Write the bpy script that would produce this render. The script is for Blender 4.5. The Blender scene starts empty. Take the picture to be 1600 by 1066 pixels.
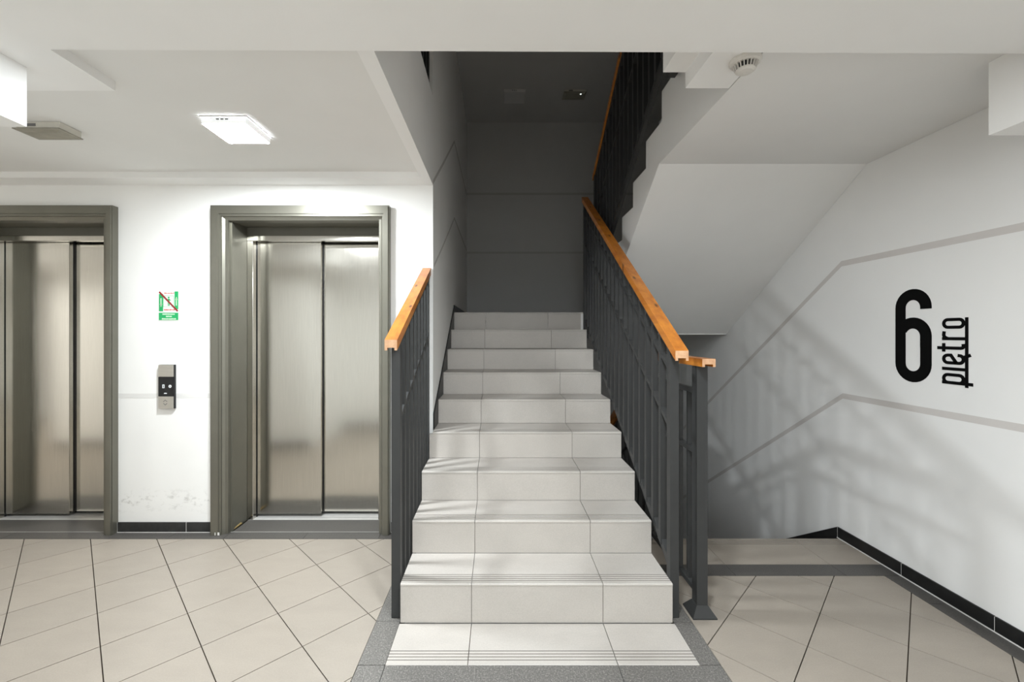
import bpy, bmesh, math, random
from mathutils import Vector, Matrix

random.seed(6)
sc = bpy.context.scene
COL = sc.collection

# ------------------------------------------------------------------ camera, world, exposure
FPX = 667.0                       # focal length in pixels of a 1600 wide frame
EYE = 1.36
cam_d = bpy.data.cameras.new('camera')
cam_d.sensor_fit = 'HORIZONTAL'
cam_d.sensor_width = 36.0
cam_d.lens = 36.0 * FPX / 1600.0
cam_d.shift_x = 21.0 / 1600.0
cam_d.shift_y = -11.0 / 1600.0
cam_d.clip_start = 0.05
cam = bpy.data.objects.new('camera', cam_d)
COL.objects.link(cam)
cam.location = (0, 0, EYE)
cam.rotation_euler = (math.radians(90), 0, 0)
sc.camera = cam

world = bpy.data.worlds.new('world')
sc.world = world
world.use_nodes = True
bg = world.node_tree.nodes['Background']
bg.inputs[0].default_value = (0.75, 0.8, 0.9, 1)
bg.inputs[1].default_value = 0.0

sc.view_settings.view_transform = 'Standard'
sc.view_settings.look = 'None'
sc.view_settings.exposure = 0.09
sc.view_settings.gamma = 1.0
sc.view_settings.use_curve_mapping = False
sc.cycles.use_denoising = True
sc.cycles.max_bounces = 14
sc.cycles.diffuse_bounces = 10
sc.cycles.glossy_bounces = 6
sc.cycles.sample_clamp_indirect = 6.0

LAMP_LOBBY = 400.0                # luminance of the lit ceiling lamps' diffusers
LAMP_HALL = 640.0
FILL_NEAR = 290.0  # added unseen fill lamp, lifts the upper risers and stairwell wall
FILL_CORRIDOR = 500.0  # added unseen fill lamp, brightens the lift doors and lobby wall

# ------------------------------------------------------------------ materials
MATS = {}

def new_mat(name):
    m = bpy.data.materials.new(name)
    m.use_nodes = True
    nt = m.node_tree
    b = nt.nodes['Principled BSDF']
    MATS[name] = m
    return m, nt, b

def nd(nt, kind, **kw):
    n = nt.nodes.new(kind)
    for k, v in kw.items():
        setattr(n, k, v)
    return n

def coords(nt, space='Object', scale=(1, 1, 1)):
    tc = nd(nt, 'ShaderNodeTexCoord')
    mp = nd(nt, 'ShaderNodeMapping')
    mp.inputs['Scale'].default_value = scale
    nt.links.new(tc.outputs[space], mp.inputs['Vector'])
    return mp.outputs['Vector']

def noise(nt, vec, scale, detail=4, rough=0.6):
    n = nd(nt, 'ShaderNodeTexNoise')
    n.inputs['Scale'].default_value = scale
    n.inputs['Detail'].default_value = detail
    n.inputs['Roughness'].default_value = rough
    nt.links.new(vec, n.inputs['Vector'])
    return n.outputs['Fac']

def ramp(nt, fac, stops):
    r = nd(nt, 'ShaderNodeValToRGB')
    el = r.color_ramp.elements
    while len(el) < len(stops):
        el.new(0.5)
    for e, (p, c) in zip(el, stops):
        e.position = p
        e.color = (c[0], c[1], c[2], 1)
    nt.links.new(fac, r.inputs['Fac'])
    return r.outputs['Color']

def mix(nt, a, b, fac, mode='MIX'):
    m = nd(nt, 'ShaderNodeMix', data_type='RGBA', blend_type=mode)
    for sock, v in ((m.inputs[0], fac), (m.inputs[6], a), (m.inputs[7], b)):
        if hasattr(v, 'links'):
            nt.links.new(v, sock)
        elif isinstance(v, (int, float)):
            sock.default_value = v
        else:
            sock.default_value = (v[0], v[1], v[2], 1)
    return m.outputs[2]

def bump(nt, b, fac, strength, dist=0.01):
    n = nd(nt, 'ShaderNodeBump')
    n.inputs['Strength'].default_value = strength
    n.inputs['Distance'].default_value = dist
    nt.links.new(fac, n.inputs['Height'])
    nt.links.new(n.outputs['Normal'], b.inputs['Normal'])

def scl(c, k):
    return tuple(min(1.0, x * k) for x in c)

def plaster(name, c, rough=0.85, scuff=False):
    m, nt, b = new_mat(name)
    v = coords(nt)
    base = ramp(nt, noise(nt, v, 1.7, 3), [(0.3, scl(c, 0.975)), (0.7, scl(c, 1.015))])
    if scuff:
        # grime low on the wall between the lifts
        sep = nd(nt, 'ShaderNodeSeparateXYZ')
        nt.links.new(v, sep.inputs[0])
        mr = nd(nt, 'ShaderNodeMath', operation='SUBTRACT')
        nt.links.new(sep.outputs['Z'], mr.inputs[0]); mr.inputs[1].default_value = 0.215
        ab = nd(nt, 'ShaderNodeMath', operation='ABSOLUTE')
        nt.links.new(mr.outputs[0], ab.inputs[0])
        rg = nd(nt, 'ShaderNodeMapRange', interpolation_type='SMOOTHSTEP')
        nt.links.new(ab.outputs[0], rg.inputs[0])
        rg.inputs[1].default_value = 0.0; rg.inputs[2].default_value = 0.11
        rg.inputs[3].default_value = 1.0; rg.inputs[4].default_value = 0.0
        sm = noise(nt, coords(nt, 'Object', (1.0, 1, 1.6)), 17, 5, 0.7)
        smr = nd(nt, 'ShaderNodeMapRange')
        nt.links.new(sm, smr.inputs[0])
        smr.inputs[1].default_value = 0.53; smr.inputs[2].default_value = 0.70
        mu = nd(nt, 'ShaderNodeMath', operation='MULTIPLY')
        nt.links.new(rg.outputs[0], mu.inputs[0]); nt.links.new(smr.outputs[0], mu.inputs[1])
        mu2 = nd(nt, 'ShaderNodeMath', operation='MULTIPLY')
        nt.links.new(mu.outputs[0], mu2.inputs[0]); mu2.inputs[1].default_value = 0.75
        base = mix(nt, base, (0.42, 0.41, 0.39), mu2.outputs[0])
    nt.links.new(base, b.inputs['Base Color'])
    b.inputs['Roughness'].default_value = rough
    bump(nt, b, noise(nt, v, 120, 3), 0.06, 0.004)
    return m

plaster('wall_white', (0.855, 0.855, 0.84), 0.8, scuff=True)
plaster('wall_grey', (0.79, 0.79, 0.78), 0.8)
plaster('wall_dim', (0.50, 0.50, 0.495), 0.8)  # darker copy of the wall paint, dimness of the well put into the colour
plaster('ceiling_white', (0.845, 0.845, 0.835), 0.9)
plaster('ceiling_lobby', (0.775, 0.775, 0.76), 0.9)  # a tone below the trims, stands in for the shading at their edges

def simple(name, c, rough=0.5, metal=0.0, var=0.05, scale=8, bumpk=0.0, spec=None):
    m, nt, b = new_mat(name)
    v = coords(nt)
    f = noise(nt, v, scale, 4)
    nt.links.new(ramp(nt, f, [(0.3, scl(c, 1 - var)), (0.7, scl(c, 1 + var))]), b.inputs['Base Color'])
    b.inputs['Roughness'].default_value = rough
    b.inputs['Metallic'].default_value = metal
    if spec is not None:
        b.inputs['Specular IOR Level'].default_value = spec
    if bumpk:
        bump(nt, b, noise(nt, v, scale * 14, 3), bumpk, 0.003)
    return m

def tile_mat(name, c, rough):
    m, nt, b = new_mat(name)
    v = coords(nt, 'Object', (1.0, 1.0, 1.0))
    oi = nd(nt, 'ShaderNodeObjectInfo')
    big = ramp(nt, noise(nt, coords(nt, 'Object', (1, 2.2, 1)), 5, 5, 0.65), [(0.28, scl(c, 0.95)), (0.72, scl(c, 1.04))])
    fine = ramp(nt, noise(nt, v, 170, 2, 0.8), [(0.3, (0.93, 0.93, 0.93)), (0.7, (1.05, 1.05, 1.05))])
    col = mix(nt, big, fine, 1.0, 'MULTIPLY')
    rnd = ramp(nt, oi.outputs['Random'], [(0.0, (0.965, 0.965, 0.965)), (1.0, (1.02, 1.015, 1.01))])
    col = mix(nt, col, rnd, 1.0, 'MULTIPLY')
    nt.links.new(col, b.inputs['Base Color'])
    b.inputs['Roughness'].default_value = rough
    bump(nt, b, noise(nt, v, 260, 2), 0.05, 0.002)
    return m

tile_mat('floor_tile', (0.325, 0.288, 0.245), 0.42)
tile_mat('stair_tile', (0.475, 0.447, 0.413), 0.48)
simple('grout_dark', (0.11, 0.085, 0.065), 0.9)
simple('grout_grey', (0.19, 0.17, 0.15), 0.9)
simple('caulk', (0.72, 0.71, 0.68), 0.7)
simple('skirting_dark', (0.014, 0.014, 0.014), 0.4, 0.0, 0.25, 20, spec=0.3)
simple('skirting_grey', (0.034, 0.034, 0.033), 0.4, 0.0, 0.25, 20, spec=0.3)
simple('concrete', (0.42, 0.41, 0.40), 0.9)

def granite(name, dark, light, scale=190):
    m, nt, b = new_mat(name)
    v = coords(nt)
    col = ramp(nt, noise(nt, v, scale, 3, 0.75), [(0.33, dark), (0.52, scl(dark, 1.6)), (0.68, light)])
    nt.links.new(col, b.inputs['Base Color'])
    b.inputs['Roughness'].default_value = 0.45
    return m
granite('granite', (0.088, 0.084, 0.078), (0.30, 0.285, 0.265), 150)
granite('granite_dark', (0.050, 0.047, 0.044), (0.115, 0.11, 0.10))  # same stone darkened for the less lit strips, shade put into the colour

def steel(name, c, rough, along=(1, 1, 0.02), stretch=260):
    m, nt, b = new_mat(name)
    v = coords(nt, 'Object', along)
    f = noise(nt, v, stretch, 3, 0.6)
    nt.links.new(ramp(nt, f, [(0.3, scl(c, 0.94)), (0.7, scl(c, 1.05))]), b.inputs['Base Color'])
    b.inputs['Metallic'].default_value = 1.0
    rr = nd(nt, 'ShaderNodeMapRange')
    nt.links.new(f, rr.inputs[0])
    rr.inputs[3].default_value = rough - 0.04
    rr.inputs[4].default_value = rough + 0.05
    nt.links.new(rr.outputs[0], b.inputs['Roughness'])
    # the sheet is slightly wavy
    w = noise(nt, coords(nt, 'Object', (1, 1, 0.5)), 2.4, 1, 0.4)
    bump(nt, b, w, 0.05, 0.05)
    return m
steel('door_steel', (0.60, 0.58, 0.53), 0.15)
simple('sill_aluminium', (0.62, 0.61, 0.59), 0.4, 0.3, 0.04, 30)
steel('panel_steel', (0.62, 0.60, 0.56), 0.38, (0.05, 1, 1))

def frame_paint():
    m, nt, b = new_mat('frame_olive')
    v = coords(nt)
    c = (0.178, 0.172, 0.142)
    nt.links.new(ramp(nt, noise(nt, v, 6, 4), [(0.3, scl(c, 0.95)), (0.7, scl(c, 1.05))]), b.inputs['Base Color'])
    b.inputs['Metallic'].default_value = 0.6
    b.inputs['Roughness'].default_value = 0.36
frame_paint()

simple('lining_olive', (0.12, 0.115, 0.092), 0.5, 0.0, 0.05, 6)  # darker frame paint, shadow under the lining head put into the colour
simple('rail_steel', (0.037, 0.038, 0.038), 0.5, 0.0, 0.06, 12, spec=0.3)
simple('black_paint', (0.0025, 0.0025, 0.0025), 0.7, 0, 0.0, spec=0.1)
simple('stripe_paint', (0.585, 0.56, 0.54), 0.8, 0, 0.02)
simple('stripe_dim', (0.40, 0.395, 0.38), 0.8, 0, 0.02)  # stripe paint darkened along with the dim far wall
simple('stripe_soft', (0.56, 0.55, 0.53), 0.8, 0, 0.02)
simple('stripe_faint', (0.735, 0.73, 0.715), 0.8, 0, 0.01)
simple('plastic_white', (0.66, 0.64, 0.60), 0.45, 0, 0.02)
simple('plastic_cream', (0.62, 0.60, 0.54), 0.5, 0, 0.05)
simple('plastic_black', (0.006, 0.006, 0.007), 0.25, 0, 0.0)
simple('diffuser_old', (0.30, 0.285, 0.235), 0.3, 0, 0.15, 14)
simple('label_grey', (0.16, 0.16, 0.16), 0.6, 0, 0.0)
simple('sign_white', (0.80, 0.82, 0.78), 0.5, 0, 0.0)
simple('sign_green', (0.01, 0.36, 0.11), 0.5, 0, 0.0)
simple('sign_pale_green', (0.62, 0.80, 0.60), 0.5, 0, 0.0)
simple('sign_red', (0.26, 0.018, 0.018), 0.5, 0, 0.0)
simple('sign_pink', (0.52, 0.08, 0.07), 0.5, 0, 0.0)
simple('glyph_white', (0.75, 0.78, 0.80), 0.4, 0, 0.0)
simple('chipped_wood', (0.55, 0.40, 0.16), 0.7, 0, 0.3, 60)

def wood(name, a, bcol, rough, axis_scale, knots=True):
    m, nt, b = new_mat(name)
    v = coords(nt, 'Object', axis_scale)
    f = noise(nt, v, 26, 5, 0.6)
    col = ramp(nt, f, [(0.3, a), (0.7, bcol)])
    if knots:
        vo = nd(nt, 'ShaderNodeTexVoronoi', voronoi_dimensions='2D')
        vo.inputs['Scale'].default_value = 6.0
        nt.links.new(coords(nt, 'Object', (1.6, 0.75, 0.0)), vo.inputs['Vector'])
        kr = ramp(nt, vo.outputs['Distance'], [(0.03, (0.16, 0.12, 0.09)), (0.11, (1, 1, 1))])
        col = mix(nt, col, kr, 1.0, 'MULTIPLY')
    nt.links.new(col, b.inputs['Base Color'])
    b.inputs['Roughness'].default_value = rough
    b.inputs['Coat Weight'].default_value = 0.3
    b.inputs['Coat Roughness'].default_value = 0.2
    return m
wood('wood_varnished', (0.36, 0.105, 0.010), (0.58, 0.215, 0.024), 0.4, (1, 0.06, 1))
wood('wood_end', (0.46, 0.23, 0.11), (0.66, 0.42, 0.25), 0.6, (1, 1, 1), False)

def emitter(name, c, s):
    m, nt, b = new_mat(name)
    b.inputs['Base Color'].default_value = (0.8, 0.8, 0.8, 1)
    b.inputs['Emission Color'].default_value = (c[0], c[1], c[2], 1)
    b.inputs['Emission Strength'].default_value = s
    return m
emitter('lamp_lobby', (0.93, 0.985, 1.02), LAMP_LOBBY)
emitter('lamp_lobby_rim', (0.93, 0.985, 1.02), min(0.42, LAMP_LOBBY))
emitter('lamp_hall', (0.93, 0.985, 1.02), LAMP_HALL)
emitter('lamp_hall_rim', (0.93, 0.985, 1.02), min(0.42, LAMP_HALL))
emitter('lamp_near', (0.93, 0.985, 1.02), FILL_NEAR)
emitter('lamp_near_rim', (0.93, 0.985, 1.02), min(0.42, FILL_NEAR))
emitter('lamp_corridor', (1.0, 0.98, 0.95), FILL_CORRIDOR)
emitter('lamp_corridor_rim', (1.0, 0.98, 0.95), min(0.42, FILL_CORRIDOR))
emitter('led_white', (0.9, 1.0, 0.95), 3.0)
simple('lamp_off_rim', (0.60, 0.60, 0.60), 0.5, 0, 0.0)
simple('lamp_off', (0.60, 0.60, 0.60), 0.5, 0, 0.0)

# ------------------------------------------------------------------ mesh helpers
class MB:
    """collects polygons, each with a material name; build() links them as ONE mesh object"""
    def __init__(self):
        self.v, self.f, self.m, self.mats = [], [], [], []

    def mi(self, name):
        if name not in self.mats:
            self.mats.append(name)
        return self.mats.index(name)

    def add(self, verts, faces, mat):
        o = len(self.v)
        self.v += [tuple(p) for p in verts]
        k = self.mi(mat)
        for f in faces:
            self.f.append([i + o for i in f])
            self.m.append(k)
        return self

    def box(self, x0, x1, y0, y1, z0, z1, mat):
        v = [(x0, y0, z0), (x1, y0, z0), (x1, y1, z0), (x0, y1, z0), (x0, y0, z1), (x1, y0, z1), (x1, y1, z1), (x0, y1, z1)]
        f = [(3, 2, 1, 0), (4, 5, 6, 7), (0, 1, 5, 4), (1, 2, 6, 5), (2, 3, 7, 6), (3, 0, 4, 7)]
        return self.add(v, f, mat)

    def prism(self, poly, axis, a, b, mat, end_mat=None):
        """poly of 2D points extruded along axis from a to b; x: (y,z), y: (x,z), z: (x,y)"""
        def P(p, t):
            return {'x': (t, p[0], p[1]), 'y': (p[0], t, p[1]), 'z': (p[0], p[1], t)}[axis]
        n = len(poly)
        v = [P(p, a) for p in poly] + [P(p, b) for p in poly]
        sides = [(i, (i + 1) % n, n + (i + 1) % n, n + i) for i in range(n)]
        self.add(v, sides, mat)
        self.add(v, [tuple(range(n))[::-1], tuple(range(n, 2 * n))], end_mat or mat)
        return self

    def slope(self, x0, x1, p, q, h, mat, end_mat=None):
        """bar in the YZ plane between p=(y,z) and q, top edge on the line, vertical height h"""
        poly = [(p[0], p[1]), (q[0], q[1]), (q[0], q[1] - h), (p[0], p[1] - h)]
        self.prism(poly, 'x', x0, x1, mat)
        if end_mat:
            k = self.mi(end_mat)
            self.m[-6] = self.m[-6]
            # side faces order: top, far end, bottom, near end
            self.m[-6 + 1] = k
            self.m[-6 + 3] = k
        return self

    def stroke(self, pts, w, closed, frame, t, mat):
        """ribbon of width w along 2D pts with thickness t; frame maps (u, v, depth) to 3D"""
        n = len(pts)
        L, R = [], []
        for i in range(n):
            a = Vector(pts[i - 1]) if (i > 0 or closed) else None
            c = Vector(pts[(i + 1) % n]) if (i < n - 1 or closed) else None
            p = Vector(pts[i])
            d1 = (p - a).normalized() if a is not None else (c - p).normalized()
            d2 = (c - p).normalized() if c is not None else d1
            nrm = Vector((-(d1 + d2).y, (d1 + d2).x)).normalized()
            k = w / 2 / max(0.5, nrm.dot(Vector((-d1.y, d1.x))))
            L.append(p + nrm * k)
            R.append(p - nrm * k)
        v = [frame(p.x, p.y, 0) for p in L] + [frame(p.x, p.y, 0) for p in R]
        v += [frame(p.x, p.y, t) for p in L] + [frame(p.x, p.y, t) for p in R]
        f = []
        m = n if closed else n - 1
        for i in range(m):
            j = (i + 1) % n
            f += [(i, j, n + j, n + i), (2 * n + i, 3 * n + i, 3 * n + j, 2 * n + j), (i, 2 * n + i, 2 * n + j, j), (n + i, n + j, 3 * n + j, 3 * n + i)]
        if not closed:
            f += [(0, n, 3 * n, 2 * n), (n - 1, 3 * n - 1, 4 * n - 1, 2 * n - 1)]
        return self.add(v, f, mat)

    def lathe(self, prof, c, n, mat):
        """profile of (radius, z) about a vertical axis through c"""
        v, f = [], []
        for r, z in prof:
            for i in range(n):
                a = 2 * math.pi * i / n
                v.append((c[0] + r * math.cos(a), c[1] + r * math.sin(a), z))
        for k in range(len(prof) - 1):
            for i in range(n):
                j = (i + 1) % n
                f.append((k * n + i, k * n + j, (k + 1) * n + j, (k + 1) * n + i))
        f.append(tuple(range(n)))
        f.append(tuple(range((len(prof) - 1) * n, len(prof) * n))[::-1])
        return self.add(v, f, mat)

    def build(self, name, parent=None, bevel=0.0, recalc=True, smooth=False):
        me = bpy.data.meshes.new(name)
        org = Vector((0, 0, 0))
        if parent is not None:
            org = Vector(parent.matrix_basis.translation)
        me.from_pydata([Vector(p) - org for p in self.v], [], self.f)
        for k in self.mats:
            me.materials.append(MATS[k])
        me.polygons.foreach_set('material_index', self.m)
        if recalc:
            bm = bmesh.new()
            bm.from_mesh(me)
            bmesh.ops.recalc_face_normals(bm, faces=bm.faces)
            bm.to_mesh(me)
            bm.free()
        if smooth:
            me.polygons.foreach_set('use_smooth', [True] * len(me.polygons))
        me.update()
        o = bpy.data.objects.new(name, me)
        COL.objects.link(o)
        if parent is not None:
            # chain keeps world coordinates: every parent is only translated, never rotated
            o.parent = parent
        if bevel:
            md = o.modifiers.new('bevel', 'BEVEL')
            md.width = bevel
            md.segments = 2
            md.limit_method = 'ANGLE'
        return o

def thing(name, label, cat, loc=(0, 0, 0), group=None):
    o = bpy.data.objects.new(name, None)
    COL.objects.link(o)
    o.location = loc
    o.empty_display_size = 0.1
    o['label'] = label
    o['category'] = cat
    if group:
        o['group'] = group
    return o

def sub(mb, name, part, **kw):
    """a sub-part: its mesh is built in the thing's frame, the part itself has no offset"""
    o = mb.build(name, None, **kw)
    root = part.parent
    off = Vector(root.matrix_basis.translation) if root else Vector((0, 0, 0))
    o.data.transform(Matrix.Translation(-off))
    o.parent = part
    return o

def copy_thing(src, shift, label):
    r = src.copy()
    COL.objects.link(r)
    r.location = Vector(src.location) + Vector(shift)
    r['label'] = label
    for ch in list(src.children):
        c = ch.copy()
        COL.objects.link(c)
        c.parent = r
        for g in list(ch.children):
            d = g.copy()
            COL.objects.link(d)
            d.parent = c
    return r

def struct(mb, name, label=None, **kw):
    o = mb.build(name, **kw)
    o['kind'] = 'structure'
    if label:
        o['label'] = label
    return o

def arc(cx, cy, r, a0, a1, n=10):
    return [(cx + r * math.cos(math.radians(a0 + (a1 - a0) * i / n)), cy + r * math.sin(math.radians(a0 + (a1 - a0) * i / n))) for i in range(n + 1)]

# ------------------------------------------------------------------ main dimensions (metres)
WALL_Y = 2.93            # lift wall
WELL_X = -0.45           # corner of the lift wall and left wall of the stairwell
RIGHT_X = 2.27           # right wall
BACK_Y = 6.05            # far wall of the stairwell
CEIL = 2.42
R1, RISE, GOING = 0.186, 0.1735, 0.280
Y1 = 2.005               # first riser
TREAD_L, TREAD_R = -0.461, 0.818
J1, J2 = -0.127, 0.4906  # tile joints across the flight
def step_y(i): return Y1 + (i - 1) * GOING
def step_z(i): return R1 + (i - 1) * RISE
LAND_Z = step_z(9)
LAND_Y = step_y(9)
SLOPE = RISE / GOING
def nosing(y): return R1 + (y - Y1) * SLOPE

# ------------------------------------------------------------------ structure: floor
fb = MB()
fb.box(-7.5, RIGHT_X, -2.5, Y1 - 0.002, -0.30, -0.012, 'grout_dark')
fb.box(-7.5, WELL_X - 0.02, Y1 - 0.002, WALL_Y, -0.30, -0.012, 'grout_dark')
fb.box(0.835, RIGHT_X, Y1 - 0.002, 2.838, -0.30, -0.012, 'grout_dark')
floor = struct(fb, 'floor', 'screed floor slab of the landing under grey and beige tiles')

def clip(poly, nx, ny, c):
    """keep the part of a convex polygon where nx*x + ny*y <= c"""
    out = []
    for i in range(len(poly)):
        a, b = poly[i], poly[(i + 1) % len(poly)]
        da, db = nx * a[0] + ny * a[1] - c, nx * b[0] + ny * b[1] - c
        if da <= 0:
            out.append(a)
        if da * db < 0:
            t = da / (da - db)
            out.append((a[0] + (b[0] - a[0]) * t, a[1] + (b[1] - a[1]) * t))
    return out

def area(p):
    return 0.5 * abs(sum(p[i][0] * p[(i + 1) % len(p)][1] - p[(i + 1) % len(p)][0] * p[i][1] for i in range(len(p))))

def flat_tile(poly, z, mat, name, parent, th=0.011):
    mb = MB()
    mb.prism(poly, 'z', z - th, z, mat)
    return mb.build(name, parent)

S = 0.4395               # diagonal pitch of the 31 cm tiles laid at 45 degrees
C0, D0 = 0.564, 3.150
G = 0.0042
def diagonal_field(x0, x1, y0, y1):
    for i in range(-30, 20):
        for j in range(-20, 30):
            c0, c1 = C0 + i * S + G / 2 * 1.4, C0 + (i + 1) * S - G / 2 * 1.4      # x + y
            d0, d1 = D0 + j * S + G / 2 * 1.4, D0 + (j + 1) * S - G / 2 * 1.4      # y - x
            p = [((c - d) / 2, (c + d) / 2) for c, d in ((c0, d0), (c1, d0), (c1, d1), (c0, d1))]
            for nx, ny, c in ((1, 0, x1), (-1, 0, -x0), (0, 1, y1), (0, -1, -y0)):
                p = clip(p, nx, ny, c)
                if len(p) < 3:
                    break
            if len(p) >= 3 and area(p) > 2e-4:
                q = []
                for a in p:
                    if not q or (abs(a[0] - q[-1][0]) + abs(a[1] - q[-1][1])) > 1e-4:
                        q.append(a)
                if len(q) >= 3:
                    flat_tile(q, 0.0, 'floor_tile', 'floor_tile', floor)

BORDER_L0, PAD_L, PAD_R, BORDER_R1 = -0.5775, -0.4647, 0.8260, 0.9120
PAD_Y, FRONT_Y = 1.7514, 1.6370
diagonal_field(-4.75, BORDER_L0 - 0.002, 1.15, 2.829)
diagonal_field(BORDER_R1 + 0.002, 2.168, 1.15, 2.398)
diagonal_field(BORDER_L0 + 0.0, BORDER_R1, 1.15, FRONT_Y - 0.002)
# plain finish where the landing runs on out of sight
flat_tile([(-7.5, -2.5), (2.255, -2.5), (2.255, 1.147), (-7.5, 1.147)], 0.0, 'floor_tile', 'floor_covering', floor)
flat_tile([(-7.5, 1.15), (-4.753, 1.15), (-4.753, 2.829), (-7.5, 2.829)], 0.0, 'floor_tile', 'floor_covering', floor)

def border(x0, x1, y0, y1, along, cuts, mat='granite'):
    """row of granite border tiles, cut at the given places"""
    e = 0.0012
    cs = [x0 if along == 'x' else y0] + [c for c in cuts] + [x1 if along == 'x' else y1]
    for a, b in zip(cs[:-1], cs[1:]):
        if along == 'x':
            p = [(a + e, y0), (b - e, y0), (b - e, y1), (a + e, y1)]
        else:
            p = [(x0, a + e), (x1, a + e), (x1, b - e), (x0, b - e)]
        flat_tile(p, 0.0005, mat, 'border_tile', floor)
border(BORDER_L0, PAD_L - 0.002, PAD_Y + 0.001, 2.829, 'y', [2.02, 2.42])
border(PAD_R + 0.002, BORDER_R1, PAD_Y + 0.001, 2.396, 'y', [2.012])
border(BORDER_L0, BORDER_R1, FRONT_Y, PAD_Y - 0.001, 'x', [-0.4655, 0.4906])
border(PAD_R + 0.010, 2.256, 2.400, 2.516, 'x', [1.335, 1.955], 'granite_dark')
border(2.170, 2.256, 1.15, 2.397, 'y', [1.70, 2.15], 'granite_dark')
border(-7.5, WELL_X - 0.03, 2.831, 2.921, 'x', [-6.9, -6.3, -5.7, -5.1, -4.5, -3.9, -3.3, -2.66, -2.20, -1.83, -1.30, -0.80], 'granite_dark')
# landing edge tiles at the head of the flight going down, with grooves near the edge
def grooved(x0, x1, yf, yb, z, mat, name, parent, th=0.012, front_drop=None, flip=False):
    """step tile with four anti-slip grooves cut near its front edge (front at yf)"""
    s = 1 if yb > yf else -1
    prof = [(0.0, -0.004), (0.004, 0.0)]
    for g in (0.026, 0.043, 0.060, 0.077):
        prof += [(g - 0.0022, 0), (g - 0.0016, -0.0018), (g + 0.0016, -0.0018), (g + 0.0022, 0)]
    d = abs(yb - yf)
    prof += [(d, 0.0), (d, -th), (0.0, -th)]
    poly = [(yf + s * u, z + w) for u, w in prof]
    mb = MB()
    mb.prism(poly, 'x', x0, x1, mat)
    k = mb.mi('grout_grey')
    for g in range(4):
        for q in range(3):
            mb.m[2 + g * 4 + q] = k
    return mb.build(name, parent)

for a, b in ((0.838, 1.3337), (1.3363, 1.9537), (1.9563, 2.256)):
    grooved(a, b, 2.840, 2.519, 0.0, 'floor_tile', 'landing_edge_tile', floor)
# the pad in front of the first riser
for a, b in ((PAD_L, J1 - 0.0016), (J1 + 0.0016, J2 - 0.0016), (J2 + 0.0016, PAD_R)):
    grooved(a, b, PAD_Y + 0.001, Y1 - 0.004, 0.001, 'stair_tile', 'pad_tile', floor)

# ------------------------------------------------------------------ structure: walls
LIFT_SHIFT = -1.87
OPEN_L, OPEN_R, OPEN_T = -1.920, -0.752, 2.205       # hole in the wall behind each lift frame
wb = MB()
holes = [(OPEN_L + LIFT_SHIFT, OPEN_R + LIFT_SHIFT), (OPEN_L, OPEN_R)]
xs = [-7.5, holes[0][0], holes[0][1], holes[1][0], holes[1][1], WELL_X]
for k in (0, 2, 4):
    wb.box(xs[k], xs[k + 1], WALL_Y, 3.45, -0.30, 2.205, 'wall_white')
wb.box(-7.5, WELL_X, WALL_Y, 3.45, 2.205, 6.2, 'wall_white')
wall_back = struct(wb, 'wall_back', 'white lobby wall holding both lift entrances')

wl = MB()
wl.box(WELL_X - 0.2, WELL_X, 3.45, BACK_Y, -2.0, 6.2, 'wall_white')
wall_left = struct(wl, 'wall_left', 'white left wall of the stairwell fading into shadow')

wf = MB()
wf.box(WELL_X - 0.2, RIGHT_X + 0.2, BACK_Y, BACK_Y + 0.2, -2.0, 6.2, 'wall_dim')
wall_far = struct(wf, 'wall_far', 'dim far wall of the stairwell behind the half landing')

wr = MB()
wr.box(RIGHT_X, RIGHT_X + 0.2, -2.5, BACK_Y, -2.0, 6.2, 'wall_grey')
wall_right = struct(wr, 'wall_right', 'grey-white right wall with two painted stripes and the floor number')

# walls around the camera, outside the frame, that the lift doors mirror
w1 = MB()
w1.box(-5.3, -2.25, 1.10, 1.25, -0.012, 2.36, 'wall_white')
w1.box(-5.3, -2.25, 1.25, 1.258, 0, 0.075, 'skirting_dark')
w1.box(-2.25, -1.05, 0.10, 0.25, -0.012, 2.36, 'wall_white')
w1.box(-2.25, -1.05, 0.25, 0.258, 0, 0.075, 'skirting_dark')
w1.box(-2.40, -2.25, 0.10, 1.10, -0.012, 2.36, 'wall_white')
struct(w1, 'wall_front')
w2 = MB()
w2.box(-7.7, RIGHT_X + 0.2, -2.7, -2.5, -0.3, 3.0, 'wall_white')
w2.box(-7.7, RIGHT_X, -2.5, -2.492, 0, 0.075, 'skirting_dark')
struct(w2, 'wall_rear')
w3 = MB()
w3.box(-7.7, -7.5, -2.5, 3.45, -0.3, 6.2, 'wall_white')
struct(w3, 'wall_side')

# ------------------------------------------------------------------ structure: ceilings and beams
cl = MB()
cl.box(-7.5, WELL_X, 1.45, WALL_Y, CEIL, 2.99, 'ceiling_lobby')
cl.box(WELL_X, WELL_X + 0.001, 1.45, WALL_Y, 2.381, 2.99, 'ceiling_white')
struct(cl, 'ceiling', 'white lobby ceiling slab with the stairwell edge on its right')
t1 = MB()
t1.box(-7.5, WELL_X, 2.788, WALL_Y, 2.381, CEIL, 'ceiling_white')
struct(t1, 'trim_1', 'shallow white cornice above the lifts')
t2 = MB()
t2.box(-0.5105, WELL_X, 1.45, 2.788, 2.381, CEIL, 'ceiling_white')
struct(t2, 'trim_2', 'white ceiling trim along the stairwell edge')
ch = MB()
ch.prism([(-7.5, -2.5), (RIGHT_X, -2.5), (RIGHT_X, 1.510), (-7.5, 1.448)], 'z', 2.35, 3.0, 'ceiling_white')
struct(ch, 'ceiling_hall', 'low white ceiling beam across the top of the view')
b1 = MB()
b1.box(-7.5, -1.809, 1.20, 1.637, 2.155, CEIL, 'ceiling_white')
struct(b1, 'ceiling_beam', 'white downstand beam at the left end of the lobby ceiling')
b1b = MB()
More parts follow.
